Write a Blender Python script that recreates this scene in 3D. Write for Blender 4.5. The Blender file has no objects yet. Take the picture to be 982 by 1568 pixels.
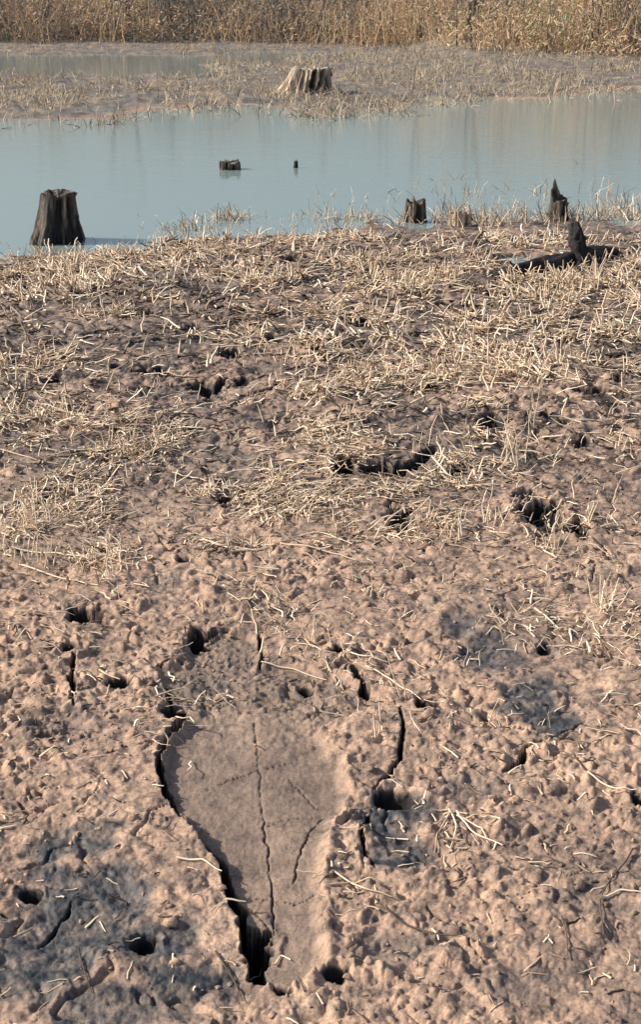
import bpy, math, random
import numpy as np
from mathutils import Vector
rng=np.random.default_rng(7)
random.seed(7)
sc=bpy.context.scene

# ------------------------------------------------------------------ camera
CAMH=1.7; PITCH=math.radians(20.3); F=2178.0
cd=bpy.data.cameras.new("camera"); cam=bpy.data.objects.new("camera",cd)
sc.collection.objects.link(cam); sc.camera=cam
cd.sensor_fit='VERTICAL'; cd.sensor_height=36; cd.lens=50; cd.clip_end=2000; cd.clip_start=0.05
cam.location=(0,0,CAMH); cam.rotation_euler=(math.pi/2-PITCH,0,0)

def gp(u,v,z=0.0):
    """photo measurement -> metres on the ground plane"""
    a=(u-491)/F; b=-(v-784)/F
    dy=math.cos(PITCH)+b*math.sin(PITCH); dz=-math.sin(PITCH)+b*math.cos(PITCH)
    t=(CAMH-z)/-dz
    return (a*t, dy*t)
def gps(l,z=0.0): return np.array([gp(u,v,z) for u,v in l])
def mpp(u,v):
    x,y=gp(u,v); return math.sqrt(x*x+y*y+CAMH*CAMH)/F

# ------------------------------------------------------------------ noise
def h2(ix,iy,s):
    a=(ix.astype(np.int64)*374761393+iy.astype(np.int64)*668265263+s*1274126177)&0xffffffff
    a=((a^(a>>13))*1274126177)&0xffffffff
    a=((a^(a>>15))*2246822519)&0xffffffff
    a=a^(a>>16)
    return (a&0xffffff)/16777215.0
def vn(x,y,s):
    ix=np.floor(x); iy=np.floor(y); fx=x-ix; fy=y-iy
    fx=fx*fx*fx*(fx*(fx*6-15)+10); fy=fy*fy*fy*(fy*(fy*6-15)+10)
    a=h2(ix,iy,s); b=h2(ix+1,iy,s); c=h2(ix,iy+1,s); d=h2(ix+1,iy+1,s)
    return (a+(b-a)*fx)+((c+(d-c)*fx)-(a+(b-a)*fx))*fy
def fbm(x,y,s,o=3,g=0.5):
    r=np.zeros_like(x); A=1; T=0
    for i in range(o):
        c,q=math.cos(i*1.1+.4),math.sin(i*1.1+.4)
        r+=A*vn((x*c-y*q)*2**i+i*17.3,(x*q+y*c)*2**i-i*9.1,s+i*13); T+=A; A*=g
    return r/T
def billow(x,y,s,o=3,g=0.5):
    r=np.zeros_like(x); A=1; T=0
    for i in range(o):
        c,q=math.cos(i*1.3+.9),math.sin(i*1.3+.9)
        r+=A*np.abs(2*vn((x*c-y*q)*2**i+i*11.3,(x*q+y*c)*2**i-i*7.1,s+i*19)-1); T+=A; A*=g
    return r/T
def worley(x,y,s):
    ix=np.floor(x); iy=np.floor(y); best=np.full(x.shape,9.0); hh=np.zeros_like(x)
    for i in (-1,0,1):
        for j in (-1,0,1):
            cx=ix+i; cy=iy+j
            px=cx+h2(cx,cy,s); py=cy+h2(cx,cy,s+1)
            d=(px-x)**2+(py-y)**2
            m=d<best
            best=np.where(m,d,best); hh=np.where(m,h2(cx,cy,s+2),hh)
    return np.sqrt(best),hh
def ss(a,b,x):
    t=np.clip((x-a)/(b-a),0,1); return t*t*(3-2*t)
def seg_d(x,y,pts):
    best=np.full(x.shape,1e9); tt=np.zeros_like(x); n=len(pts)-1
    for i in range(n):
        ax,ay=pts[i]; bx,by=pts[i+1]; dx,dy=bx-ax,by-ay
        t=np.clip(((x-ax)*dx+(y-ay)*dy)/(dx*dx+dy*dy+1e-12),0,1)
        d=np.hypot(x-ax-t*dx,y-ay-t*dy)
        m=d<best; best=np.where(m,d,best); tt=np.where(m,(i+t)/n,tt)
    return best,tt
def inside(x,y,pts):
    r=np.zeros(x.shape,bool); n=len(pts)
    for i in range(n):
        ax,ay=pts[i]; bx,by=pts[(i+1)%n]
        c=((ay>y)!=(by>y))
        r^= c & (x<(bx-ax)*(y-ay)/((by-ay) if abs(by-ay)>1e-9 else 1e-9)+ax)
    return r
def sdf(x,y,pts):
    d,_=seg_d(x,y,np.vstack([pts,pts[:1]]))
    return np.where(inside(x,y,pts),-d,d)

# ------------------------------------------------------------------ site measurements
WZ=-0.05
near_sh=gps([(-500,430),(0,400),(100,392),(235,384),(255,364),(360,360),(450,354),(600,347),(760,342),(982,336),(1500,330)],WZ)
far_sh=gps([(-900,195),(0,187),(150,182),(250,173),(400,166),(520,170),(620,166),(650,157),(800,150),(900,141),(982,133),(1700,118)],WZ)
slab=gps([(285,1095),(252,1130),(243,1165),(252,1205),(275,1245),(305,1278),(340,1318),(354,1370),(378,1410),(383,1460),(400,1498),(440,1508),(503,1492),
  (507,1425),(497,1340),(512,1275),(541,1212),(528,1160),(492,1112),(455,1085),(400,1092),(340,1088)])
ctr=gps([(365,1060),(368,1100),(392,1200),(415,1300),(430,1400),(445,1500),(450,1560)])
upper=gps([(285,1114),(262,1080),(252,1045),(238,1022),(282,1012),(288,985),(330,963),(380,963),(406,985),(395,1015),(450,1012),(520,1030),(565,1052),(600,1068),(560,1082),(510,1110),(450,1140),(360,1145)])
# cracks: points, half width m, depth m
cr=[([(285,1098),(250,1132),(243,1168),(253,1208),(275,1245)],.010,.07),
 ([(305,1278),(342,1318),(356,1370),(380,1412)],.009,.07),([(275,1245),(290,1262),(305,1278)],.004,.03),
 ([(352,1366),(372,1400),(384,1420),(388,1450),(395,1495),(402,1500)],.019,.10),([(384,1430),(400,1424),(414,1412)],.010,.05),
 ([(255,1045),(262,1078),(285,1098)],.008,.05),
 ([(112,1000),(110,1040),(113,1082)],.006,.04),
 ([(388,1100),(396,1170),(402,1240)],.0014,.005),([(402,1240),(412,1300),(416,1360),(420,1420)],.0019,.009),
 ([(495,1242),(470,1272),(455,1310),(450,1345)],.0016,.009),
 ([(315,1196),(350,1182),(398,1166),(440,1160)],.0014,.005),
 ([(360,1358),(410,1364),(455,1372),(490,1360)],.0013,.005),
 ([(400,1256),(440,1246),(492,1242)],.0012,.004),
 ([(440,1180),(462,1205),(488,1232)],.0016,.006),([(380,1375),(405,1395),(420,1420)],.0014,.005),
 ([(614,1078),(618,1120),(612,1162),(592,1190),(570,1210)],.0045,.04),
 ([(540,1016),(552,1036),(562,1058)],.011,.06),
 ([(284,984),(300,976),(330,964),(352,960)],.010,.05),([(395,968),(404,1000),(396,1016)],.006,.035),
 ([(565,1240),(552,1280),(575,1330)],.004,.02),
 ([(770,1180),(800,1165),(805,1145)],.007,.05),([(805,1145),(850,1128),(900,1105)],.004,.03),
 ([(650,1385),(700,1420),(745,1480)],.002,.01),
 ([(556,712),(585,722),(618,714),(640,704),(668,680)],.038,.07),
 ([(508,716),(535,708),(545,700)],.027,.06),
 ([(745,652),(775,646),(812,640)],.026,.05),
 ([(170,528),(215,524),(258,518)],.030,.05),([(640,466),(670,466),(690,462)],.024,.04),([(380,600),(420,592),(450,580)],.016,.03),([(300,580),(330,590),(350,575)],.02,.04),
 ([(240,1020),(262,1010),(284,1012)],.006,.03),([(160,1095),(200,1085),(240,1092)],.004,.02),
 ([(60,1440),(90,1410),(110,1380)],.004,.02),([(690,1000),(740,985),(780,990)],.004,.02),
]
cracks=[(gps(a),w,d) for a,w,d in cr]
# holes: u,v,ru,rv(px),depth m
hl=[(132,938,28,11,.07),(182,1045,14,7,.04),(103,992,8,8,.035),(300,975,16,12,.06),(268,1090,14,9,.04),(592,717,26,12,.07),(530,712,14,10,.07),
 (702,721,12,9,.05),(612,792,20,20,.09),(828,788,24,26,.09),(310,594,26,9,.06),(752,650,14,8,.05),(905,600,20,8,.06),(945,576,12,7,.05),
 (520,992,13,8,.045),(655,1072,16,9,.045),(608,1222,24,12,.035),(515,1492,14,11,.03),(398,1440,14,24,.05),(452,396,20,5,.04),(345,420,16,5,.04),
 (555,492,18,6,.04),(235,566,18,6,.04),(360,542,18,6,.04),(372,580,14,6,.04),(350,766,16,9,.05),(895,676,12,6,.03),(220,1442,16,9,.03),
 (890,810,12,10,.05),(420,520,12,4,.03),(845,632,16,5,.03),(70,760,12,7,.04),(470,1050,10,7,.02),(835,992,10,7,.02),
 (280,858,10,5,.02),(35,440,14,5,.03),(760,640,14,7,.04),(430,1515,14,8,.025),
 (45,1370,14,8,.02),(660,590,12,5,.03),(770,452,22,5,.04),
 (130,450,14,4,.03),(220,480,12,4,.03),(500,545,10,4,.03),(600,620,10,4,.02),(980,1225,10,9,.03),
 (540,332,14,8,.04),(300,500,14,4,.03),(700,500,12,4,.03),(860,520,14,4,.03),(80,580,12,4,.03),(480,610,12,4,.02),(180,560,14,4,.03),(950,500,14,4,.03)]
holes=[]
for u,v,ru,rv,d in hl:
    x,y=gp(u,v); m=mpp(u,v); y1=gp(u,v-rv)[1]; y2=gp(u,v+rv)[1]
    holes.append((x,y,max(ru*m,.012)*1.2,max((y1-y2)/2,.012)*1.2,d*1.0+.01))
# wet patches: u,v,ru,rv,amount
wl=[(125,1290,70,30,1.0),(150,1370,130,60,1.0),(60,1450,110,70,1.0),(300,1500,90,45,1.0),(590,1250,45,34,1.0),(610,1310,50,36,1.0),(800,1060,64,50,1.0),(840,1110,64,34,1.0),
 (700,950,40,20,.9),(240,1440,70,40,1.0),(150,1110,110,20,.45),(760,1000,44,30,.9),(180,1545,140,40,.9),(620,1450,60,24,.55),(640,1235,50,30,.9),(720,1200,50,20,.5),(900,1380,60,24,.4),(800,1500,70,30,.4),
 (420,645,60,14,.55),(900,650,80,16,.5),(60,490,60,14,.6),(250,890,40,16,.6),(300,1040,60,30,.5),(50,1120,60,30,.5),(600,1100,40,20,.3),(440,430,80,14,.7),(640,450,60,10,.7),(240,520,100,14,.8),(120,460,100,14,.7),(300,600,80,14,.7),(900,520,60,8,.5),(620,610,60,10,.6)]
wets=[]
for u,v,ru,rv,a in wl:
    x,y=gp(u,v); m=mpp(u,v); wets.append((x,y,ru*m,(gp(u,v-rv)[1]-gp(u,v+rv)[1])/2,a))
PX,PY=gp(812,396); PRX,PRY=.19,.20

def base_z(x,y):
    n=(fbm(x*1.1,y*1.1,5,3)-.5)
    yN=np.interp(x,near_sh[:,0],near_sh[:,1])+n*.9+(fbm(x*5,y*5,8,2)-.5)*.6
    yF=np.interp(x,far_sh[:,0],far_sh[:,1])+(fbm(x*.5,y*.4,9,3)-.5)*3.0+(fbm(x*2.5,y*2.0,19,3)-.5)*1.6
    e1=y-yN; e2=y-yF
    land=WZ+np.clip(-e1*.055,-.35,.05)
    far=WZ+np.clip(e2*.02,-.35,.04)
    z=np.maximum(land,far)
    # back channel, left
    xe=np.interp(y,[28,31,36,40],[-3,-1.5,-.8,.2])
    ch=ss(29.5,31.5,y+ (fbm(x*.4,y*.4,31,2)-.5)*4)*(1-ss(39.5,41,y))*(1-ss(-1,0,x-xe+(fbm(x*.9,y*.5,33,3)-.5)*3))
    z-=ch*.13
    ch2=np.exp(-((y-41.5)/.9)**4)*ss(-3,-2,x)*(1-ss(1.6,2.2,x))
    z-=ch2*.16
    z+=np.clip((y-44)*.02,0,2.0)*(y>44)
    z+=np.clip((y-33)*.03,0,.4)*ss(2.4,4,x)*(y>33)
    return z,e1,e2

def terrain(x,y,full=False):
    z,e1,e2=base_z(x,y)
    land=ss(.25,-.3,e1); farl=ss(0,1,e2)*ss(17,18,y)
    z+=farl*((fbm(x*2,y*2,77,3)-.5)*.07+(fbm(x*8,y*5,78,2)-.5)*.05)
    nearm=(y<15)&(y>0)
    zz=z.copy(); smooth=np.zeros_like(z); wet=np.zeros_like(z); cav=np.zeros_like(z)
    X=x[nearm]; Y=y[nearm]
    if X.size:
        L=land[nearm]
        wx=X+(fbm(X*14,Y*14,41,2)-.5)*.05; wy=Y+(fbm(X*14,Y*14,42,2)-.5)*.05
        ex=X+(fbm(X*22,Y*22,61,3)-.5)*.022; ey=Y+(fbm(X*22,Y*22,62,3)-.5)*.022
        bb=(X>-1.2)&(X<1.2)&(Y<4.6)
        S=np.zeros_like(X); U=np.zeros_like(X); rim=np.zeros_like(X); rt=np.zeros_like(X); TP=np.zeros_like(X)
        xs,ys=ex[bb],ey[bb]
        s1=sdf(xs,ys,slab); s2=sdf(xs,ys,upper)
        o=np.argsort(ctr[:,1]); side=ss(-.03,.05,X[bb]-np.interp(Y[bb],ctr[o,1],ctr[o,0])); rt[bb]=side
        tp=ss(gp(365,1190)[1],gp(365,1110)[1],Y[bb]+(fbm(X[bb]*12,Y[bb]*12,66,3)-.5)*.12); TP[bb]=tp
        wdt=.010+.03*np.maximum(side,tp)
        S[bb]=1-ss(-wdt,.004,s1); U[bb]=1-ss(-.02,.005,s2)
        rim[bb]=(np.exp(-(s1/.014)**2)*(s1>-.005)*(.3+1.0*side))*(1-tp)+.4*np.exp(-(s2/.020)**2)*(s2>0)*(1-S[bb])
        rough=(1-S)
        big=(fbm(X*2.2,Y*2.2,101,3)-.5)*.04
        med=(fbm(wx*9,wy*9,102,3)-.5)*.024
        sm=(billow(wx*17,wy*17,103,3,.55)-.35)*.020
        fi=(fbm(X*100,Y*100,104,3,.6)-.5)*.0050*ss(9,3,Y)
        w1,k1=worley(wx*11,wy*11,110); w2,k2=worley(wx*25,wy*25,120); w3,k3=worley(ex*55,ey*55,130)
        patch=ss(.40,.62,fbm(X*2.7,Y*2.7,140,3))
        flat=.20+.80*patch
        cl=np.clip(1-(w1/.55)**2,0,1)**1.3*ss(.6,.95,k1)*.013*flat
        cl2=np.clip(1-(w2/.55)**2,0,1)**.8*ss(.66,.8,k2)*.0115*flat
        cl3=np.clip(1-(w3/.5)**2,0,1)**.7*ss(.68,.8,k3)*.0060*ss(8,4,Y)*(.2+.8*flat)
        gl=np.abs(fbm(wx*5.5,wy*5.5,175,3)-.5); gul=(1-ss(0,.03,gl))*.013*ss(.40,.62,fbm(X*4,Y*4,176,2))
        W=np.zeros_like(X)
        for (px,py,rx,ry,a) in wets:
            m=(abs(X-px)<rx*2.0)&(abs(Y-py)<ry*2.0)
            if not m.any(): continue
            q=np.hypot((X[m]-px)/rx,(Y[m]-py)/ry)+(fbm(X[m]*6,Y[m]*6,900+int(a*10),4,.6)-.5)*1.9
            W[m]=np.maximum(W[m],(1-ss(.55,1.2,q))*a)
        W=np.maximum(W,.40*ss(.54,.70,fbm(X*1.9,Y*1.9,950,4)))
        W=np.maximum(W,.60*ss(4.0,5.4,Y)*(.25+.75*ss(.44,.58,fbm(X*2.6,Y*2.0,955,4))))
        det=(med+sm*(.75+.6*ss(4.5,6,Y))+(cl+cl2)*(1-.4*W))+fi+cl3-gul
        h=big*.6+det*(.45+.55*ss(12,8,Y))
        h=h*rough
        h-=U*rough*.017; h-=U*rough*det*.45; h+=U*rough*(fi*1.2+cl3*.6)
        dep=.023-.006*rt-.004*TP
        h+=S*(-dep+(fbm(X*5,Y*5,150,2)-.5)*.008+(fbm(X*45,Y*45,151,3)-.5)*.0038+(fbm(X*150,Y*60,152,3)-.5)*.0024)
        h+=S*TP*((fbm(X*50,Y*50,153,3)-.5)*.008+cl3)
        h+=rim*.007*rough
        h*=L*.95+.05
        cx=X+(fbm(X*30,Y*30,160,3,.6)-.5)*.014; cy=Y+(fbm(X*30,Y*30,161,3,.6)-.5)*.014
        Dk=ss(.7,1,gul/.013)*.3
        Dk=np.maximum(Dk,.75*ss(.60,.68,fbm(X*9,Y*6,958,4,.6))*ss(4.5,5.5,Y))
        for ci,(pts,w,d) in enumerate(cracks):
            m=(X>pts[:,0].min()-.15)&(X<pts[:,0].max()+.15)&(Y>pts[:,1].min()-.15)&(Y<pts[:,1].max()+.15)
            if not m.any(): continue
            dd,tt=seg_d(cx[m],cy[m],pts)
            ww=w*(.5+1.0*vn(tt*9,tt*0,ci*7+3))*(np.minimum(1,np.minimum(tt,1-tt)*8+.3))
            q=(1-ss(.6,1.0,dd/ww))
            if w>.007: h[m]-=np.maximum(h[m]+.01,0)*q
            h[m]-=q*d
            Dk[m]=np.maximum(Dk[m],(1-ss(.9,1.15,dd/ww))*(1 if d>.015 else .4))
        for (px,py,rx,ry,d) in holes:
            m=(abs(X-px)<rx*2.6)&(abs(Y-py)<ry*2.6)
            if not m.any(): continue
            q=np.hypot((X[m]-px)/rx,(Y[m]-py)/ry)+(fbm(X[m]*20,Y[m]*20,int(px*100)+500,4,.6)-.5)*2.0
            k=(1-ss(.35,1.05,q)); k2_=(1-ss(.9,1.5,q))
            h[m]-=np.maximum(h[m],0)*k2_*.7
            h[m]-=k*d
            h[m]+=np.exp(-((q-1.45)/.25)**2)*.006*(Y[m]>py-.3*ry)
            Dk[m]=np.maximum(Dk[m],1-ss(.85,1.1,q))  # painted shade, covers the hole walls as well
        q=np.hypot((X-PX)/PRX,(Y-PY)/PRY)+(fbm(X*7,Y*7,990,2)-.5)*.5
        k=1-ss(.9,1.25,q); h=h*(1-k)-.035*k; W=np.maximum(W,k)
        h-=W*.008
        zz[nearm]+=h
        smooth[nearm]=np.maximum(S,U*.85); wet[nearm]=W*(1-.6*S); cav[nearm]=Dk
    wet=np.maximum(wet,ss(-.5,.0,e1)*.7*(y<15))
    wet=np.maximum(wet,farl*(1-ss(.5,2.5,e2))*.8)
    if full: return zz,smooth,wet,farl,cav
    return zz
def gz(x,y):
    x=np.atleast_1d(np.asarray(x,float)); y=np.atleast_1d(np.asarray(y,float))
    return terrain(x,y)

# ------------------------------------------------------------------ mesh helpers
def mk(name,verts,faces,mat=None,smooth=True,attr=None,parent=None):
    faces=np.asarray(faces); n,k=faces.shape
    me=bpy.data.meshes.new(name)
    me.vertices.add(len(verts)); me.vertices.foreach_set("co",np.asarray(verts,np.float32).ravel())
    me.loops.add(n*k); me.loops.foreach_set("vertex_index",faces.astype(np.int32).ravel())
    me.polygons.add(n); me.polygons.foreach_set("loop_start",np.arange(0,n*k,k,dtype=np.int32))
    me.polygons.foreach_set("loop_total",np.full(n,k,np.int32))
    me.polygons.foreach_set("use_smooth",np.full(n,smooth))
    if attr is not None:
        a=me.attributes.new("masks",'FLOAT_COLOR','POINT')
        a.data.foreach_set("color",np.asarray(attr,np.float32).ravel())
    me.update(calc_edges=True); me.validate()
    ob=bpy.data.objects.new(name,me); sc.collection.objects.link(ob)
    if mat: me.materials.append(mat)
    if parent: ob.parent=parent
    return ob
def tubes(base,az,pitch,L,r,droop,curl,segs=4,sides=3,tint=None,ground=False,taper=.35,kink=0,flat=.75):
    """batch of bent stalks -> verts, faces, attr"""
    N=len(az); t=np.linspace(0,1,segs)
    ca,sa=np.cos(az)[:,None],np.sin(az)[:,None]
    hl=(np.cos(pitch)*L)[:,None]*t; up=(np.sin(pitch)*L)[:,None]*t-(droop*L)[:,None]*t**2
    sd=(curl*L)[:,None]*t**2
    if kink:
        kz=rng.normal(0,kink,(N,segs))*L[:,None]; kz[:,0]=0; sd=sd+kz; up=up+rng.normal(0,kink*.5,(N,segs))*L[:,None]*(t>0)
    P=np.stack([base[:,0:1]+hl*ca-sd*sa, base[:,1:2]+hl*sa+sd*ca, base[:,2:3]+up],-1)
    if ground:
        g=terrain(P[...,0].ravel(),P[...,1].ravel()).reshape(N,segs)
        P[...,2]=np.maximum(P[...,2],g+.002)
    D=np.gradient(P,axis=1); D/=np.linalg.norm(D,axis=-1,keepdims=True)+1e-9
    ref=np.zeros_like(D); ref[...,2]=1; ref[np.abs(D[...,2])>.9]=(0,1,0)
    A=np.cross(D,ref); A/=np.linalg.norm(A,axis=-1,keepdims=True)+1e-9; B=np.cross(D,A)
    rr=(r[:,None]*(1-(1-taper)*t))[...,None]
    ph=rng.uniform(0,6.28,N)[:,None,None]
    V=[]
    for k in range(sides):
        a=ph+2*math.pi*k/sides
        V.append(P+rr*(A*np.cos(a)+B*np.sin(a)*flat))
    V=np.stack(V,2).reshape(-1,3)
    i=np.arange(N)[:,None,None]*segs*sides+np.arange(segs-1)[None,:,None]*sides
    k=np.arange(sides)[None,None,:]; k2=(k+1)%sides
    Fq=np.stack([i+k,i+k2,i+sides+k2,i+sides+k],-1).reshape(-1,4)
    if tint is None: tint=rng.uniform(0,1,N)
    at=np.zeros((N,segs*sides,4)); at[...,0]=tint[:,None]; at[...,1]=np.repeat(t,sides)[None,:]; at[...,3]=1
    return V,Fq,at.reshape(-1,4)
def join(parts):
    V=[];Fc=[];A=[];o=0
    for v,f,a in parts: V.append(v);Fc.append(f+o);A.append(a);o+=len(v)
    return np.vstack(V),np.vstack(Fc),np.vstack(A)

# ------------------------------------------------------------------ materials
def mat(name):
    m=bpy.data.materials.new(name); m.use_nodes=True; nt=m.node_tree; nt.nodes.clear()
    o=nt.nodes.new("ShaderNodeOutputMaterial"); b=nt.nodes.new("ShaderNodeBsdfPrincipled")
    nt.links.new(b.outputs[0],o.inputs[0]); return m,nt,b
def N(nt,t,**k):
    n=nt.nodes.new(t)
    for a,b in k.items(): setattr(n,a,b)
    return n
def noise(nt,scale,detail=4,rough=.55,vec=None):
    n=N(nt,"ShaderNodeTexNoise"); n.inputs["Scale"].default_value=scale; n.inputs["Detail"].default_value=detail; n.inputs["Roughness"].default_value=rough
    if vec: nt.links.new(vec,n.inputs["Vector"])
    return n
def ramp(nt,src,stops):
    r=N(nt,"ShaderNodeValToRGB"); e=r.color_ramp.elements
    while len(e)<len(stops): e.new(.5)
    for q,(p,c) in zip(e,stops): q.position=p; q.color=(*c,1)
    nt.links.new(src,r.inputs[0]); return r
def mix(nt,f,a,b,mode='MIX'):
    m=N(nt,"ShaderNodeMix",data_type='RGBA',blend_type=mode)
    if isinstance(f,(int,float)): m.inputs[0].default_value=f
    else: nt.links.new(f,m.inputs[0])
    for i,s in ((6,a),(7,b)):
        if isinstance(s,tuple): m.inputs[i].default_value=(*s,1)
        else: nt.links.new(s,m.inputs[i])
    return m.outputs[2]
def mth(nt,op,a,b):
    m=N(nt,"ShaderNodeMath",operation=op)
    for i,s in ((0,a),(1,b)):
        if isinstance(s,(int,float)): m.inputs[i].default_value=s
        else: nt.links.new(s,m.inputs[i])
    return m.outputs[0]

# mud
mud,nt,b=mat("mud")
tc=N(nt,"ShaderNodeTexCoord").outputs["Object"]
at=N(nt,"ShaderNodeAttribute",attribute_name="masks"); sp=N(nt,"ShaderNodeSeparateColor"); nt.links.new(at.outputs["Color"],sp.inputs[0])
n1=noise(nt,3.0,6,.6,tc); n2=noise(nt,22,6,.7,tc); n3=noise(nt,150,3,.6,tc)
c1=ramp(nt,n1.outputs[0],[(.3,(.28,.205,.165)),(.5,(.43,.305,.23)),(.7,(.57,.41,.305))])
c2=ramp(nt,n2.outputs[0],[(.35,(.28,.31,.36)),(.48,(.88,.87,.87)),(.66,(1.45,1.38,1.28))])
col=mix(nt,.9,c1.outputs[0],c2.outputs[0],'MULTIPLY')
c3=ramp(nt,n3.outputs[0],[(.35,(.65,.65,.65)),(.65,(1.25,1.25,1.25))])
col=mix(nt,.65,col,c3.outputs[0],'MULTIPLY')
sm=ramp(nt,n1.outputs[0],[(.35,(.235,.178,.145)),(.65,(.34,.255,.20))])
sm2=mix(nt,.5,sm.outputs[0],c2.outputs[0],'MULTIPLY')
sm2=mix(nt,.5,sm2,c3.outputs[0],'MULTIPLY')
col=mix(nt,sp.outputs[1],col,sm2)
wetc=mix(nt,.8,(.090,.092,.096),c2.outputs[0],'MULTIPLY')
nw=ramp(nt,n2.outputs[0],[(.45,(1,1,1)),(.72,(.55,.55,.55))])
col=mix(nt,mth(nt,'MULTIPLY',sp.outputs[0],nw.outputs[0]),col,wetc)
marsh=ramp(nt,noise(nt,1.5,5,.6,tc).outputs[0],[(.35,(.11,.115,.12)),(.5,(.19,.17,.15)),(.65,(.32,.25,.18))])
col=mix(nt,mth(nt,'MULTIPLY',sp.outputs[2],.95),col,marsh.outputs[0])
# shade painted near black into holes and cracks, plus dark mud clumps (alpha channel)
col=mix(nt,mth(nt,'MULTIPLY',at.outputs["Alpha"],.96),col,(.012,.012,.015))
nt.links.new(col,b.inputs["Base Color"])
ro=mth(nt,'SUBTRACT',.92,mth(nt,'MULTIPLY',sp.outputs[0],.45)); nt.links.new(ro,b.inputs["Roughness"])
b.inputs["Specular IOR Level"].default_value=.3
bp=N(nt,"ShaderNodeBump"); bp.inputs["Strength"].default_value=.7; bp.inputs["Distance"].default_value=.005
bh=mth(nt,'ADD',noise(nt,70,6,.7,tc).outputs[0],mth(nt,'MULTIPLY',n3.outputs[0],.3)); nt.links.new(bh,bp.inputs["Height"]); nt.links.new(bp.outputs[0],b.inputs["Normal"])

def straw_mat(name,stops,rough=.65,tr=0):
    m,nt,b=mat(name)
    at=N(nt,"ShaderNodeAttribute",attribute_name="masks"); sp=N(nt,"ShaderNodeSeparateColor"); nt.links.new(at.outputs["Color"],sp.inputs[0])
    r=ramp(nt,sp.outputs[0],stops); tc=N(nt,"ShaderNodeTexCoord").outputs["Object"]
    n=ramp(nt,noise(nt,45,3,.6,tc).outputs[0],[(.3,(.65,.62,.6)),(.6,(1.1,1.1,1.1))])
    cc=mix(nt,.5,r.outputs[0],n.outputs[0],'MULTIPLY')
    nt.links.new(cc,b.inputs["Base Color"]); b.inputs["Roughness"].default_value=rough
    b.inputs["Specular IOR Level"].default_value=.3
    if tr:
        t=N(nt,"ShaderNodeBsdfTranslucent"); nt.links.new(cc,t.inputs[0]); ms=N(nt,"ShaderNodeMixShader"); ms.inputs[0].default_value=tr
        o=[n for n in nt.nodes if n.type=='OUTPUT_MATERIAL'][0]
        nt.links.new(b.outputs[0],ms.inputs[1]); nt.links.new(t.outputs[0],ms.inputs[2]); nt.links.new(ms.outputs[0],o.inputs[0])
    return m
straw=straw_mat("dry_straw",[(0,(.14,.10,.075)),(.25,(.46,.34,.24)),(.6,(.88,.71,.52)),(1,(.95,.84,.68))])
brushm=straw_mat("dry_brush",[(0,(.15,.19,.20)),(.25,(.36,.35,.31)),(.48,(.74,.57,.41)),(.8,(.88,.70,.51)),(1,(.66,.66,.42))],.8,.42)
saplm=straw_mat("sapling_bark",[(0,(.09,.10,.11)),(.5,(.20,.175,.16)),(1,(.42,.35,.29))],.85)
marshm=straw_mat("marsh_stubble",[(0,(.18,.16,.135)),(.5,(.50,.41,.30)),(1,(.75,.62,.46))],.8)
twigm=straw_mat("twig_bark",[(0,(.03,.026,.025)),(.5,(.07,.055,.045)),(1,(.2,.15,.115))],.8)

wm,nt,b=mat("pond_water")
tc=N(nt,"ShaderNodeTexCoord").outputs["Object"]
b.inputs["Base Color"].default_value=(.27,.345,.34,1); b.inputs["Roughness"].default_value=.04; b.inputs["IOR"].default_value=1.36
mp=N(nt,"ShaderNodeMapping"); mp.inputs["Scale"].default_value=(1,2.2,1); nt.links.new(tc,mp.inputs[0])
bp=N(nt,"ShaderNodeBump"); bp.inputs["Strength"].default_value=.09; bp.inputs["Distance"].default_value=.02
nt.links.new(mth(nt,'ADD',noise(nt,5,4,.55,mp.outputs[0]).outputs[0],mth(nt,'MULTIPLY',noise(nt,.9,2,.5,mp.outputs[0]).outputs[0],1.0)),bp.inputs["Height"])
nt.links.new(bp.outputs[0],b.inputs["Normal"])

def wood(name,light,dark,lo=.32,hi=.6):
    m,nt,b=mat(name)
    tc=N(nt,"ShaderNodeTexCoord").outputs["Object"]
    mp=N(nt,"ShaderNodeMapping"); mp.inputs["Scale"].default_value=(1,1,.12); nt.links.new(tc,mp.inputs[0])
    n=noise(nt,38,6,.7,mp.outputs[0]); n2=noise(nt,7,3,.5,mp.outputs[0])
    r=ramp(nt,n.outputs[0],[(lo,dark),(hi,light)])
    r2=ramp(nt,n2.outputs[0],[(.38,(.22,.22,.24)),(.55,(1.1,1.1,1.1))])
    at=N(nt,"ShaderNodeAttribute",attribute_name="masks"); sp=N(nt,"ShaderNodeSeparateColor"); nt.links.new(at.outputs["Color"],sp.inputs[0])
    cc=mix(nt,.85,r.outputs[0],r2.outputs[0],'MULTIPLY')
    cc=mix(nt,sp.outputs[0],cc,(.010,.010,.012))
    nt.links.new(cc,b.inputs["Base Color"]); b.inputs["Roughness"].default_value=.85
    bp=N(nt,"ShaderNodeBump"); bp.inputs["Strength"].default_value=.9; bp.inputs["Distance"].default_value=.012
    nt.links.new(n.outputs[0],bp.inputs["Height"]); nt.links.new(bp.outputs[0],b.inputs["Normal"]); return m
bark=wood("weathered_stump_wood",(.30,.25,.20),(.035,.03,.027),.38,.66)
palew=wood("pale_stump_wood",(.74,.60,.45),(.26,.19,.14))
darkw=wood("waterlogged_wood",(.035,.03,.03),(.010,.010,.012))

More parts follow.
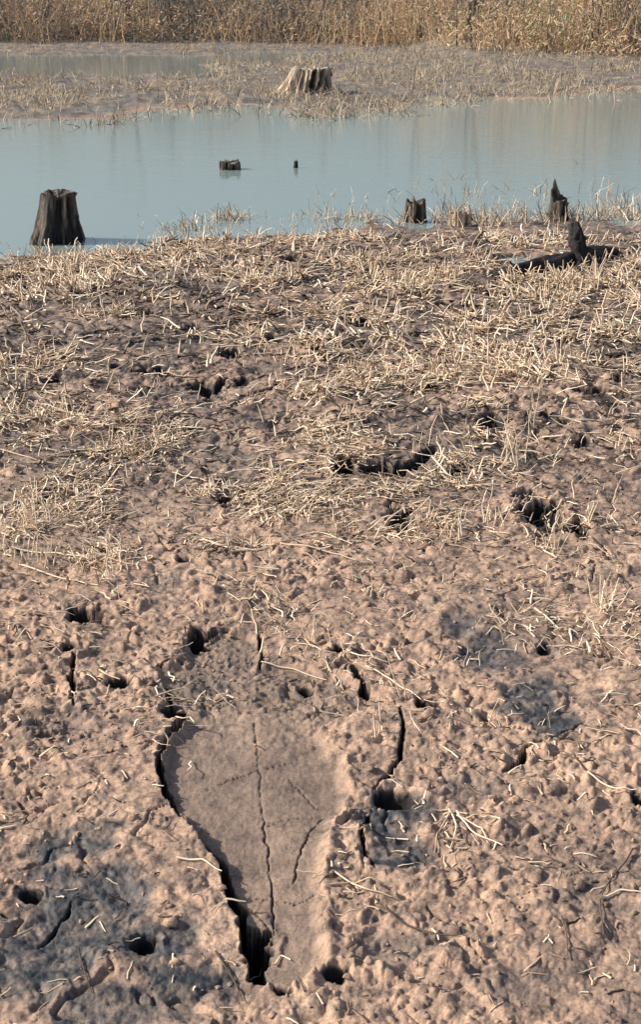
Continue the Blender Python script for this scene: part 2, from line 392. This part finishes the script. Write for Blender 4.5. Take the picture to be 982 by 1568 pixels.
# ------------------------------------------------------------------ ground
s_f=np.linspace(-.42,.42,820)
s_o=np.array([.45,.5,.57,.66,.8,1,1.3,1.8,2.6,4,7,14,30])
s=np.concatenate([-s_o[::-1],s_f,s_o])
r1=1.35*np.exp(np.arange(0,1350)*.00178); r2=r1[-1]*np.exp(np.arange(1,260)*.0055); r3=r2[-1]*np.exp(np.arange(1,36)*.06)
d=np.concatenate([[.4,.8,1.1],r1,r2,r3])
Dg,Sg=np.meshgrid(d,s,indexing='ij'); X=(Dg*Sg).ravel(); Y=Dg.ravel()
Z,SM,WT,FR,CV=terrain(X,Y,True)
R,C=Dg.shape; idx=np.arange(R*C).reshape(R,C)
Fq=np.stack([idx[:-1,:-1],idx[:-1,1:],idx[1:,1:],idx[1:,:-1]],-1).reshape(-1,4)
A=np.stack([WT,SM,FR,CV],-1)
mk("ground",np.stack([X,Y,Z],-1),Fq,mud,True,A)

# ------------------------------------------------------------------ water
gx=np.linspace(-80,80,41); gy=np.linspace(8.0,44,20)
GX,GY=np.meshgrid(gx,gy); i=np.arange(GX.size).reshape(GX.shape)
mk("water",np.stack([GX.ravel(),GY.ravel(),np.full(GX.size,WZ)],-1),np.stack([i[:-1,:-1],i[:-1,1:],i[1:,1:],i[1:,:-1]],-1).reshape(-1,4),wm)
pzz=float(base_z(np.array([PX]),np.array([PY]))[0][0])-.022
a=np.linspace(0,2*math.pi,48,endpoint=False)
V=np.stack([PX+PRX*1.15*np.cos(a),PY+PRY*1.15*np.sin(a),np.full(48,pzz)],-1); V=np.vstack([V,[[PX,PY,pzz]]])
k=np.arange(48); mk("puddle",V,np.stack([k,(k+1)%48,np.full(48,48)],-1),wm)

# ------------------------------------------------------------------ straw litter
def bumpmask(x,y,l):
    m=np.zeros_like(x)
    for u,v,ru,rv,a in l:
        px,py=gp(u,v); k=mpp(u,v); ry=(gp(u,v-rv)[1]-gp(u,v+rv)[1])/2
        m=np.maximum(m,a*np.exp(-((x-px)/(ru*k))**2-((y-py)/ry)**2))
    return m
mats=[(820,520,190,40,1.5),(600,420,180,30,.9),(200,670,110,30,1.8),(110,850,110,36,1.4),(60,560,90,28,1.1),(560,590,60,20,.9),(760,560,110,26,1.2),(900,440,90,26,1.0),(700,800,60,22,.9),
 (410,832,100,12,1.0),(660,490,120,18,1.1),(180,400,150,20,.9),(540,600,120,15,.7),(300,330,60,14,1),(800,740,60,24,.9),(450,490,80,14,.7),(90,440,80,16,.8),(330,760,50,24,.9),(450,770,60,20,.8),(60,640,80,24,1.0),(480,690,50,20,.7),(330,910,90,14,.5),(780,690,50,24,.9),(640,690,60,20,.5)]
def scatter(n,y0,y1,dens):
    y=rng.uniform(y0,y1,n*6); x=rng.uniform(-.40,.40,n*6)*(y+1.0)
    w=dens(x,y)*(y+1.0)/(y1+1.0)
    k=rng.uniform(0,1,n*6)<w; x,y=x[k][:n],y[k][:n]; return x,y
def dens_mid(x,y):
    z,e1,e2=base_z(x,y)
    d=.05+.6*ss(.49,.62,fbm(x*1.7,y*1.3,301,4))+.65*bumpmask(x,y,mats)
    d*=ss(2.9,4.5,y)*.9+.08
    d*=ss(.15,-.1,e1)
    d*=ss(.9,1.3,np.hypot((x-PX)/PRX,(y-PY)/PRY))
    return d*(.06+.94*ss(.43,.58,fbm(x*6,y*5,302,3)))*(1+.7*ss(7,4.5,y))
parts=[]
x,y=scatter(27000,2.9,10.6,dens_mid); n=len(x); z=gz(x,y); print("straw",n)
wsc=.55+.85*ss(3.5,8,y)
L=rng.uniform(.025,.14,n)*(.6+.5*ss(3,7,y)); tint=np.clip(rng.normal(.55,.30,n),0,1)
pit=np.abs(rng.normal(.10,.28,n))
az=rng.uniform(0,6.28,n)*.6+fbm(x*1.2,y*1.2,305,2)*6
parts.append(tubes(np.stack([x,y,z+.004],-1),az,pit,L,rng.uniform(.0022,.0092,n)*wsc,rng.uniform(-.05,.25,n),rng.normal(0,.15,n),4,3,tint,True,.6,.05,.4))
x,y=scatter(9500,3.0,10.6,lambda x,y:dens_mid(x,y)*.8+.05); n=len(x); z=gz(x,y); wsc=.55+.75*ss(3.5,8,y)
parts.append(tubes(np.stack([x,y,z-.005],-1),rng.uniform(0,6.28,n),rng.uniform(.5,1.5,n),rng.uniform(.03,.12,n)*(.6+.6*ss(4,8,y)),rng.uniform(.0022,.0070,n)*wsc,rng.uniform(0,.3,n),rng.normal(0,.15,n),4,3,np.clip(rng.normal(.58,.25,n),0,1),False,.5,.05,.5))
def dens_near(x,y):
    m=bumpmask(x,y,[(700,1270,60,30,1),(540,1345,50,30,1),(290,1330,50,20,.7),(850,1430,90,50,.6),(430,1470,20,20,.6),(140,1150,60,25,.8),(220,1260,40,25,.6),(930,900,40,40,.8),(30,1260,40,30,.8),(850,1170,100,50,.35),(40,1340,40,20,.7),(60,1470,60,50,.4),(880,1330,60,30,.5),(240,1090,30,15,.6)])
    xs=sdf(x,y,slab); xu=sdf(x,y,upper)
    return (.16+m)*ss(-.03,.02,xs)*(.25+.75*ss(-.03,.02,xu))*(.3+.7*ss(.4,.6,fbm(x*6,y*6,311,2)))
x,y=scatter(2900,1.7,4.6,dens_near); n=len(x); z=gz(x,y)
parts.append(tubes(np.stack([x,y,z+.002],-1),rng.uniform(0,6.28,n),np.abs(rng.normal(.05,.16,n)),rng.uniform(.008,.050,n),rng.uniform(.0012,.0040,n),rng.uniform(0,.25,n),rng.normal(0,.10,n),4,4,np.clip(rng.normal(.42,.28,n),0,1),True,.5,.04,.4))
V,Fq,A=join(parts); mk("straw_litter",V,Fq,straw,True,A)

# dark rotted fragments between the straw
x,y=scatter(6000,2.2,10.4,lambda x,y:.25+.75*ss(.45,.6,fbm(x*2.3,y*2.3,351,3))); n=len(x)
k=(base_z(x,y)[1]<-.1)&(sdf(x,y,slab)>.02); x,y=x[k],y[k]; n=len(x); z=gz(x,y); wsc=.4+.9*ss(3,8,y)
V,Fq,A=tubes(np.stack([x,y,z+.003],-1),rng.uniform(0,6.28,n),np.abs(rng.normal(.1,.25,n)),rng.uniform(.015,.09,n)*wsc,rng.uniform(.002,.009,n)*wsc,rng.uniform(0,.2,n),rng.normal(0,.2,n),4,4,rng.uniform(0,.7,n),True,.5,.06,.6)
mk("rotted_plant_litter",V,Fq,twigm,True,A)

# standing dead grass: tufts at measured ground spots (u,v base, radius px, count, height m, lean)
tufts=[(50,800,25,16,.16),(55,815,4,3,.42),(150,880,40,14,.16),(790,710,25,10,.24),(815,650,8,4,.25),(690,820,30,16,.12),(650,800,20,8,.1),(715,395,4,3,.35),(930,935,20,16,.12),
 (580,1130,8,4,.10),(620,1068,4,2,.14),(440,800,30,8,.08),(850,845,15,6,.14),(750,800,20,8,.14),(190,700,50,24,.10),(480,975,10,3,.12),(570,910,14,5,.09),(320,760,18,10,.08),
 (20,850,25,12,.12),(60,860,30,14,.12),(660,680,20,6,.14),(905,800,12,5,.1),(855,560,20,8,.16),(910,440,10,5,.25),(590,470,60,14,.12),(490,370,14,6,.18),(120,440,50,12,.12),(260,435,20,6,.12),
 (940,770,6,2,.16),(590,540,40,10,.10),(470,560,40,12,.08),(160,480,60,14,.10),(700,560,50,14,.12),(960,690,15,5,.1),(230,600,30,10,.08),(420,730,20,8,.09),(530,640,30,8,.08)]
parts=[]
for u,v,ru,c,h in tufts:
    px,py=gp(u,v); k=mpp(u,v); x=px+rng.normal(0,ru*k*.5,c); y=py+rng.normal(0,ru*k*.9,c); z=gz(x,y)
    ww=.8+.5*float(ss(3.5,8,np.array(py)))
    parts.append(tubes(np.stack([x,y,z-.01],-1),rng.uniform(0,6.28,c),rng.uniform(1.0,1.55,c),h*rng.uniform(.5,1.1,c),rng.uniform(.002,.0042,c)*ww,rng.uniform(0,.2,c),rng.normal(0,.12,c),6,4,np.clip(rng.normal(.72,.2,c),0,1),False,.4,.02))
sh=[(300,345,60,140,.14),(350,335,25,80,.2),(270,352,40,60,.1),(480,335,70,90,.16),(560,340,60,90,.16),(540,335,20,40,.14),(635,340,20,60,.2),(700,340,30,150,.24),(740,345,30,70,.2),(790,335,50,100,.22),
 (855,335,25,80,.2),(900,335,50,100,.22),(960,330,40,100,.25),(640,300,40,14,.2),(720,300,50,20,.22),(820,300,50,20,.25),(930,305,50,24,.25),(570,310,40,12,.16),(670,275,6,3,.25),(700,275,6,4,.25),
 (885,250,6,3,.15),(780,290,10,5,.25),(400,375,60,70,.10),(90,392,60,50,.12),(180,385,50,50,.10),(30,400,40,40,.1),(500,300,20,5,.15),(665,240,4,2,.2),(285,250,2,1,.25),(20,190,20,8,.3),(135,300,2,1,.2)]
for u,v,ru,c,h in sh:
    px,py=gp(u,v,WZ); k=mpp(u,v); x=px+rng.normal(0,ru*k*.55,c); y=py+rng.normal(0,min(.35,ru*k*.8),c); z=np.maximum(gz(x,y),WZ-.03)
    parts.append(tubes(np.stack([x,y,z-.01],-1),rng.uniform(0,6.28,c),rng.uniform(.5,1.55,c),h*rng.uniform(.35,1.1,c),rng.uniform(.003,.0065,c),rng.uniform(0,.35,c),rng.normal(0,.15,c),5,3,np.clip(rng.normal(.34,.3,c),0,1),False,.4,.03))
V,Fq,A=join(parts); mk("dead_grass",V,Fq,straw,True,A)

# long lying stalks / twigs
def poly_tube(pts,r,lift=.004,sides=6,n=24,zs=None):
    P=np.array(pts,float); t=np.linspace(0,1,len(P)); q=np.linspace(0,1,n)
    x=np.interp(q,t,P[:,0]); y=np.interp(q,t,P[:,1])
    for _ in range(2):
        x[1:-1]=(x[:-2]+x[1:-1]*2+x[2:])/4; y[1:-1]=(y[:-2]+y[1:-1]*2+y[2:])/4
    z=gz(x,y); z=np.maximum.reduce([z,np.roll(z,1),np.roll(z,-1)])+lift
    if zs is not None: z+=np.interp(q,np.linspace(0,1,len(zs)),zs)
    z=np.convolve(np.pad(z,2,'edge'),np.ones(5)/5,'valid')
    Pn=np.stack([x,y,z],-1); D=np.gradient(Pn,axis=0); D/=np.linalg.norm(D,axis=1,keepdims=True)
    A=np.cross(D,[0,0,1]); A/=np.linalg.norm(A,axis=1,keepdims=True)+1e-9; B=np.cross(D,A)
    rr=r*(1-.5*q)[:,None]
    V=np.stack([Pn+rr*(A*math.cos(a)+B*math.sin(a)) for a in np.arange(sides)*2*math.pi/sides],1).reshape(-1,3)
    i=np.arange(n-1)[:,None]*sides; k=np.arange(sides)[None]; k2=(k+1)%sides
    Fq=np.stack([i+k,i+k2,i+sides+k2,i+sides+k],-1).reshape(-1,4)
    at=np.zeros((len(V),4)); at[:,0]=rng.uniform(.3,.9); at[:,3]=1
    return V,Fq,at
long_s=[[(310,830),(360,848),(400,842),(450,825),(490,818),(540,835)],[(330,840),(400,848),(470,818),(520,815)],[(430,838),(500,850),(545,862)],[(0,690),(60,705),(120,712)],[(30,870),(90,885),(150,900)],
 [(270,1320),(310,1325),(340,1340)],[(700,1245),(720,1275),(770,1300)],[(690,1250),(670,1280),(665,1310)],[(400,1012),(450,1016),(500,1030)],[(560,1020),(600,1040),(645,1072)],
 [(505,1360),(540,1355),(590,1362)],[(512,1340),(560,1372),(600,1380)],[(900,1190),(940,1210),(975,1215)],[(920,1380),(950,1370),(985,1375)],[(820,930),(840,950),(860,965)],
 [(420,1465),(430,1450),(445,1458)],[(20,845),(80,850),(130,858)],[(120,875),(160,860),(200,868)],[(700,640),(745,625),(800,600)],[(560,745),(600,735),(640,738)],
 [(688,1240),(700,1270),(690,1300)],[(700,1250),(730,1265),(745,1285)],[(295,845),(350,832),(420,838)],[(350,852),(420,836),(500,828)]]
V,Fq,A=join([poly_tube(gps(l),.0030 if l[0][1]<1000 else .0024) for l in long_s]); mk("reed_stalks",V,Fq,straw,True,A)
tw=[[(575,1385),(610,1415),(660,1435),(710,1445)],[(120,1455),(130,1490),(140,1525)],[(970,1300),(945,1340),(918,1380),(925,1440)],[(330,1455),(355,1490),(372,1530)],
 [(880,1160),(895,1185),(935,1200)],[(860,1410),(868,1440),(870,1475)]]
V,Fq,A=join([poly_tube(gps(l),.0022) for l in tw]); mk("twigs",V,Fq,twigm,True,A)

# ------------------------------------------------------------------ mud clods
import bmesh
bm=bmesh.new(); bmesh.ops.create_icosphere(bm,subdivisions=2,radius=1); 
iv=np.array([v.co[:] for v in bm.verts]); iF=np.array([[v.index for v in f.verts] for f in bm.faces]); bm.free()
def dens_cl(x,y):
    xs=sdf(x,y,slab)
    return (.2+.8*ss(.5,.65,fbm(x*3.1,y*3.1,140,3)))*ss(-.005,.02,xs)+.002
x,y=scatter(6500,1.7,7.0,dens_cl); n=len(x); z=gz(x,y)
r=np.clip(rng.lognormal(-5.6,.5,n),.0015,.012)
sc3=rng.uniform(.6,1.3,(n,1,3))*np.array([1,1,.7]); V=iv[None]*r[:,None,None]*sc3
nz=np.stack([vn(iv[None,:,0]*1.6+np.arange(n)[:,None]*3.1,iv[None,:,1]*1.6+iv[None,:,2]*1.3+np.arange(n)[:,None]*1.7,k) for k in (5,)],-1)
V=V*(.6+.8*nz); V=V+np.stack([x,y,z+r*.15],-1)[:,None,:]
Fq=(iF[None]+np.arange(n)[:,None,None]*len(iv)).reshape(-1,3)
A=np.zeros((n,len(iv),4))
mk("mud_clods",V.reshape(-1,3),Fq,mud,True,A.reshape(-1,4))

# ------------------------------------------------------------------ stumps
def stump(name,u,v,wb,wt,h,seed,mat_,grooves=(),lean=(0,0),jag=.05,hollow=.05,spike=0,zb=WZ,gd=.5,pw=2.2,sp=(.6,.5)):
    """grooves: list of (angle deg, width deg) deep gaps between root buttresses, their shade painted near black"""
    px,py=gp(u,v,zb); NA=144; NZ=40
    a=np.linspace(0,2*math.pi,NA,endpoint=False); t=np.linspace(0,1,NZ)
    Tt,Aa=np.meshgrid(t,a,indexing='ij')
    fl=wt+(wb-wt)*(1-Tt)**pw
    nx=np.cos(Aa)*3+seed*7; ny=np.sin(Aa)*3
    rr=fl*(1+(fbm(nx*1.3+Tt*.5,ny*1.3,seed+2,2)-.5)*.5*(1.1-.6*Tt))
    rr*=1+(fbm(nx*2.5+Tt*.7,ny*2.5,seed,3)-.5)*.3
    rr*=1+(fbm(nx*9+Tt*.9,ny*9,seed+5,2)-.5)*.14
    G=np.zeros_like(Aa)
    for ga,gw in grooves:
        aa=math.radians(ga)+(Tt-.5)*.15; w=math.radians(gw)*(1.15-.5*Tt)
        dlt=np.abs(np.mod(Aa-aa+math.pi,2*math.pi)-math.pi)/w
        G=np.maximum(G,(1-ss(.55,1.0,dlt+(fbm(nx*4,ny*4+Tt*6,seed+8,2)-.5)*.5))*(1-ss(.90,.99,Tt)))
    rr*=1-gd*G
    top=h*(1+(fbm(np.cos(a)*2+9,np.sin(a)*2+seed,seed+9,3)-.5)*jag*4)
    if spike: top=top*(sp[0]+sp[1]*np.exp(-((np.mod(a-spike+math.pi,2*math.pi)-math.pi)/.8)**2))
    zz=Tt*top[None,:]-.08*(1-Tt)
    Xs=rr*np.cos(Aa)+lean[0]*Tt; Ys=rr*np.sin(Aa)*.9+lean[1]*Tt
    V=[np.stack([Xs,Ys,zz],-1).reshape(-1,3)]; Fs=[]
    att=[np.stack([G*.95,G*0,G*0,G*0],-1).reshape(-1,4)]  # groove mask that paints their shade near black
    i=np.arange(NZ-1)[:,None]*NA; k=np.arange(NA)[None]; k2=(k+1)%NA
    Fs.append(np.stack([i+k,i+k2,i+NA+k2,i+NA+k],-1).reshape(-1,4))
    RN=8; tz=zz[-1]; tx=Xs[-1]; ty=Ys[-1]; cx,cy=tx.mean(),ty.mean(); last=(NZ-1)*NA
    off=NZ*NA
    for j in range(1,RN+1):
        f=1-j/(RN+.3); X2=cx+(tx-cx)*f; Y2=cy+(ty-cy)*f
        Z2=tz*f**.5+ (1-f**.5)*(tz.mean()) - hollow*(1-f)**.7+(fbm(X2*30,Y2*30,seed+3,2)-.5)*.03
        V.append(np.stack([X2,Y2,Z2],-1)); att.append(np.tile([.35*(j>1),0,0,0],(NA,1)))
        Fs.append(np.stack([last+k[0],last+k2[0],off+k2[0],off+k[0]],-1)); last=off; off+=NA
    ob=mk(name,np.vstack(V),np.vstack(Fs),mat_,True,np.vstack(att)); 
    ob.location=(px,py,zb); return ob
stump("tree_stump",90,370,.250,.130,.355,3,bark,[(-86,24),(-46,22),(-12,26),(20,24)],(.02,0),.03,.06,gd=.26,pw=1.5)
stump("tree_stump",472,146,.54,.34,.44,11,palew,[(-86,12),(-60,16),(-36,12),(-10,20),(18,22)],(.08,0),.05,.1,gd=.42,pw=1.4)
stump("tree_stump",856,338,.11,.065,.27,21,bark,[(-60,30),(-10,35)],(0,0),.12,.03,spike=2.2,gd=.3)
stump("tree_stump",636,340,.10,.075,.17,31,bark,[(-70,30),(-20,20)],(0,0),.12,.04,gd=.3)
stump("tree_stump",704,347,.10,.08,.11,35,palew,[(-40,20)],(0,0),.15,.04)
stump("tree_stump",352,259,.125,.10,.075,41,bark,[(-60,20),(-110,15)],(0,0),.3,.02)
stump("tree_stump",452,257,.035,.02,.06,51,darkw,[],(.01,0),.5,.01)

# fallen log with broken root end
def limb(pts,rad,sides=24,seed=1,dark=0):
    P=np.array(pts,float); n=len(P)*9; t=np.linspace(0,1,len(P)); q=np.linspace(0,1,n)
    Pn=np.stack([np.interp(q,t,P[:,i]) for i in range(3)],-1)
    for _ in range(6): Pn[1:-1]=(Pn[:-2]+2*Pn[1:-1]+Pn[2:])/4
    r=np.interp(q,t,rad); D=np.gradient(Pn,axis=0); D/=np.linalg.norm(D,axis=1,keepdims=True)
    ref=np.array([.1,.95,.2]); A=np.cross(D,ref); A/=np.linalg.norm(A,axis=1,keepdims=True); B=np.cross(D,A)
    a=np.arange(sides)*2*math.pi/sides
    k=1+(fbm(np.cos(a)[None]*2+q[:,None]*3+seed,np.sin(a)[None]*2+q[:,None]*4,seed,4)-.5)*1.2
    V=Pn[:,None]+(r[:,None]*k)[...,None]*(A[:,None]*np.cos(a)[None,:,None]+B[:,None]*np.sin(a)[None,:,None])
    V=V.reshape(-1,3)
    i=np.arange(n-1)[:,None]*sides; kk=np.arange(sides)[None]; k2=(kk+1)%sides
    Fq=np.stack([i+kk,i+k2,i+sides+k2,i+sides+kk],-1).reshape(-1,4)
    V=np.vstack([V,Pn[-1:]+D[-1:]*r[-1]*.3]); c=len(V)-1; l0=(n-1)*sides; k0=np.arange(sides)
    Fq=np.vstack([Fq,np.stack([l0+k0[::2],l0+k0[1::2],l0+(k0[::2]+2)%sides,np.full(sides//2,c)],-1)])
    return V,Fq,np.tile([dark,0,0,0],(len(V),1))
g=lambda u,v,z:(*gp(u,v),z)
V,Fq,A=join([limb([g(748,423,-.02),g(775,421,.0),g(810,417,.01),g(850,411,.015),g(888,403,.03)],[.012,.05,.06,.06,.055],seed=2),
  limb([g(888,409,-.06),g(888,407,.04),g(885,405,.12),g(880,404,.19),g(874,403,.26)],[.085,.062,.055,.050,.034],seed=5),
  limb([g(888,405,.03),g(908,399,.045),g(930,393,.04),g(950,388,.01)],[.065,.05,.035,.008],seed=7),
  limb([g(882,403,.02),g(888,412,.01),g(892,420,-.04)],[.04,.025,.01],seed=9)])
mk("fallen_log",V,Fq,darkw,True,A)

# ------------------------------------------------------------------ marsh stubble on far strip
n=46000
y=rng.uniform(16,45,n); x=rng.uniform(-.36,.36,n)*y
z,e1,e2=base_z(x,y); dn=ss(.42,.6,fbm(x*.9,y*.5,401,3))
k=(z>WZ-.03)&(e2>-1.5)&(rng.uniform(0,1,n)<.12+.88*dn); x,y,z=x[k],y[k],np.maximum(z[k],WZ); n=len(x)
V,Fq,A=tubes(np.stack([x,y,z-.02],-1),rng.uniform(0,6.28,n),rng.uniform(.2,1.5,n),rng.uniform(.08,.32,n),rng.uniform(.005,.013,n),rng.uniform(0,.4,n),rng.normal(0,.2,n),4,3,np.clip(rng.normal(.5,.28,n),0,1),False,.4,.03)
mk("marsh_grass",V,Fq,marshm,True,A)

# ------------------------------------------------------------------ far reed bed and brush
def front(x): return np.interp(x,[-20,-2,0,2.5,4,10,20],[46,46,45,44,37,34,32])
parts=[]
n=9000
x=rng.uniform(-24,24,n); y=front(x)+rng.gamma(1.6,4.5,n)+(fbm(x*1.5,x*0,520,2)-.5)*3; z=base_z(x,y)[0]
cl=fbm(x*.9,y*.5,501,3); H=(.3+1.8*ss(.35,.65,cl))*rng.uniform(.4,1.1,n)+np.clip((y-front(x))*.14,0,2.4)
tn=np.clip(.16+.75*cl+rng.normal(0,.2,n)+.12*ss(0,4,x)-.14*ss(1,-2,x),0,1)
parts.append(tubes(np.stack([x,y,z-.05],-1),rng.uniform(0,6.28,n),rng.uniform(.9,1.54,n),H,rng.uniform(.008,.02,n),rng.uniform(0,.15,n),rng.normal(0,.12,n),4,3,tn,False,.4,.04))
n=56000
x=rng.uniform(-24,24,n); y=front(x)+rng.gamma(1.6,4.2,n)+.1; cl=fbm(x*.9,y*.5,501,3)
zt=base_z(x,y)[0]; hh=rng.uniform(.02,1,n)*(.4+1.9*ss(.35,.65,cl)+np.clip((y-front(x))*.13,0,2.4))
tn=np.clip(-.12+1.2*fbm(x*.7,hh*.9+y*.5,511,3)+rng.normal(0,.16,n)+.1*ss(0,4,x)-.08*ss(1,-2,x),0,1)
parts.append(tubes(np.stack([x,y,zt+hh],-1),rng.uniform(0,6.28,n),rng.uniform(-.5,1.4,n),rng.uniform(.06,.24,n),rng.uniform(.016,.046,n),rng.uniform(0,.4,n),rng.normal(0,.3,n),3,3,tn,False,.3,.05))
V,Fq,A=join(parts); mk("reed_bed",V,Fq,brushm,True,A)
parts=[]
T=[]
for u,r,h in [(298,.04,4.2),(590,.04,4.5),(415,.04,4),(172,.07,5.4),(150,.06,5.0),(40,.06,5.0),(640,.05,4.4),(750,.035,4),(700,.06,4.2),(900,.05,4),(240,.04,4),(840,.04,4),(500,.04,4.6)]:
    xx=gp(u,66)[0]; T.append((xx*.95,float(front(xx))+rng.uniform(2.5,5),r,h))
for _ in range(300): 
    xx=rng.uniform(-22,22); T.append((xx,float(front(xx))+rng.uniform(1,16),rng.uniform(.010,.024),rng.uniform(1.6,3.6)))
for (px,py,r,h) in T:
    zb=float(base_z(np.array([px]),np.array([py]))[0][0])
    m=rng.integers(2,5)
    parts.append(tubes(np.tile([[px,py,zb-.1]],(m,1))+rng.normal(0,.14,(m,3))*[1,1,0],rng.uniform(0,6.28,m),rng.uniform(1.4,1.56,m),h*rng.uniform(.6,1.05,m),r*rng.uniform(.4,1.0,m),np.zeros(m),rng.normal(0,.05,m),9,5,rng.uniform(.1,.7,m),False,.25,.012))
    c=46; hh=rng.uniform(.1,1,c)*h; 
    parts.append(tubes(np.stack([px+rng.normal(0,.14,c),np.full(c,py),zb+hh],-1),rng.uniform(0,6.28,c),rng.uniform(.3,1.3,c),rng.uniform(.2,.9,c)*(1.2-hh/h),np.full(c,max(r*.3,.008)),rng.uniform(-.1,.1,c),rng.normal(0,.2,c),4,3,rng.uniform(.1,.9,c),False,.3,.05))
V,Fq,A=join(parts); mk("distant_saplings",V,Fq,saplm,True,A)

# ------------------------------------------------------------------ light
sd=Vector((-1,.02,0)).normalized(); el=math.radians(33)
sv=Vector((sd.x*math.cos(el),sd.y*math.cos(el),math.sin(el)))
l=bpy.data.lights.new("sun",'SUN'); l.energy=5.0; l.angle=math.radians(.5); l.color=(1,.91,.79)
lo=bpy.data.objects.new("sun",l); sc.collection.objects.link(lo); lo.rotation_euler=sv.to_track_quat('Z','Y').to_euler(); lo.location=(-10,0,15)
w=bpy.data.worlds.new("World"); sc.world=w; w.use_nodes=True; nt=w.node_tree
sk=nt.nodes.new("ShaderNodeTexSky"); sk.sky_type='NISHITA'; sk.sun_disc=False; sk.sun_elevation=el; sk.sun_rotation=math.atan2(sd.x,sd.y)
sk.air_density=1.0; sk.dust_density=3.0
nt.links.new(sk.outputs[0],nt.nodes["Background"].inputs[0]); nt.nodes["Background"].inputs[1].default_value=.125
sc.view_settings.view_transform='Standard'; sc.view_settings.look='None'; sc.view_settings.exposure=0
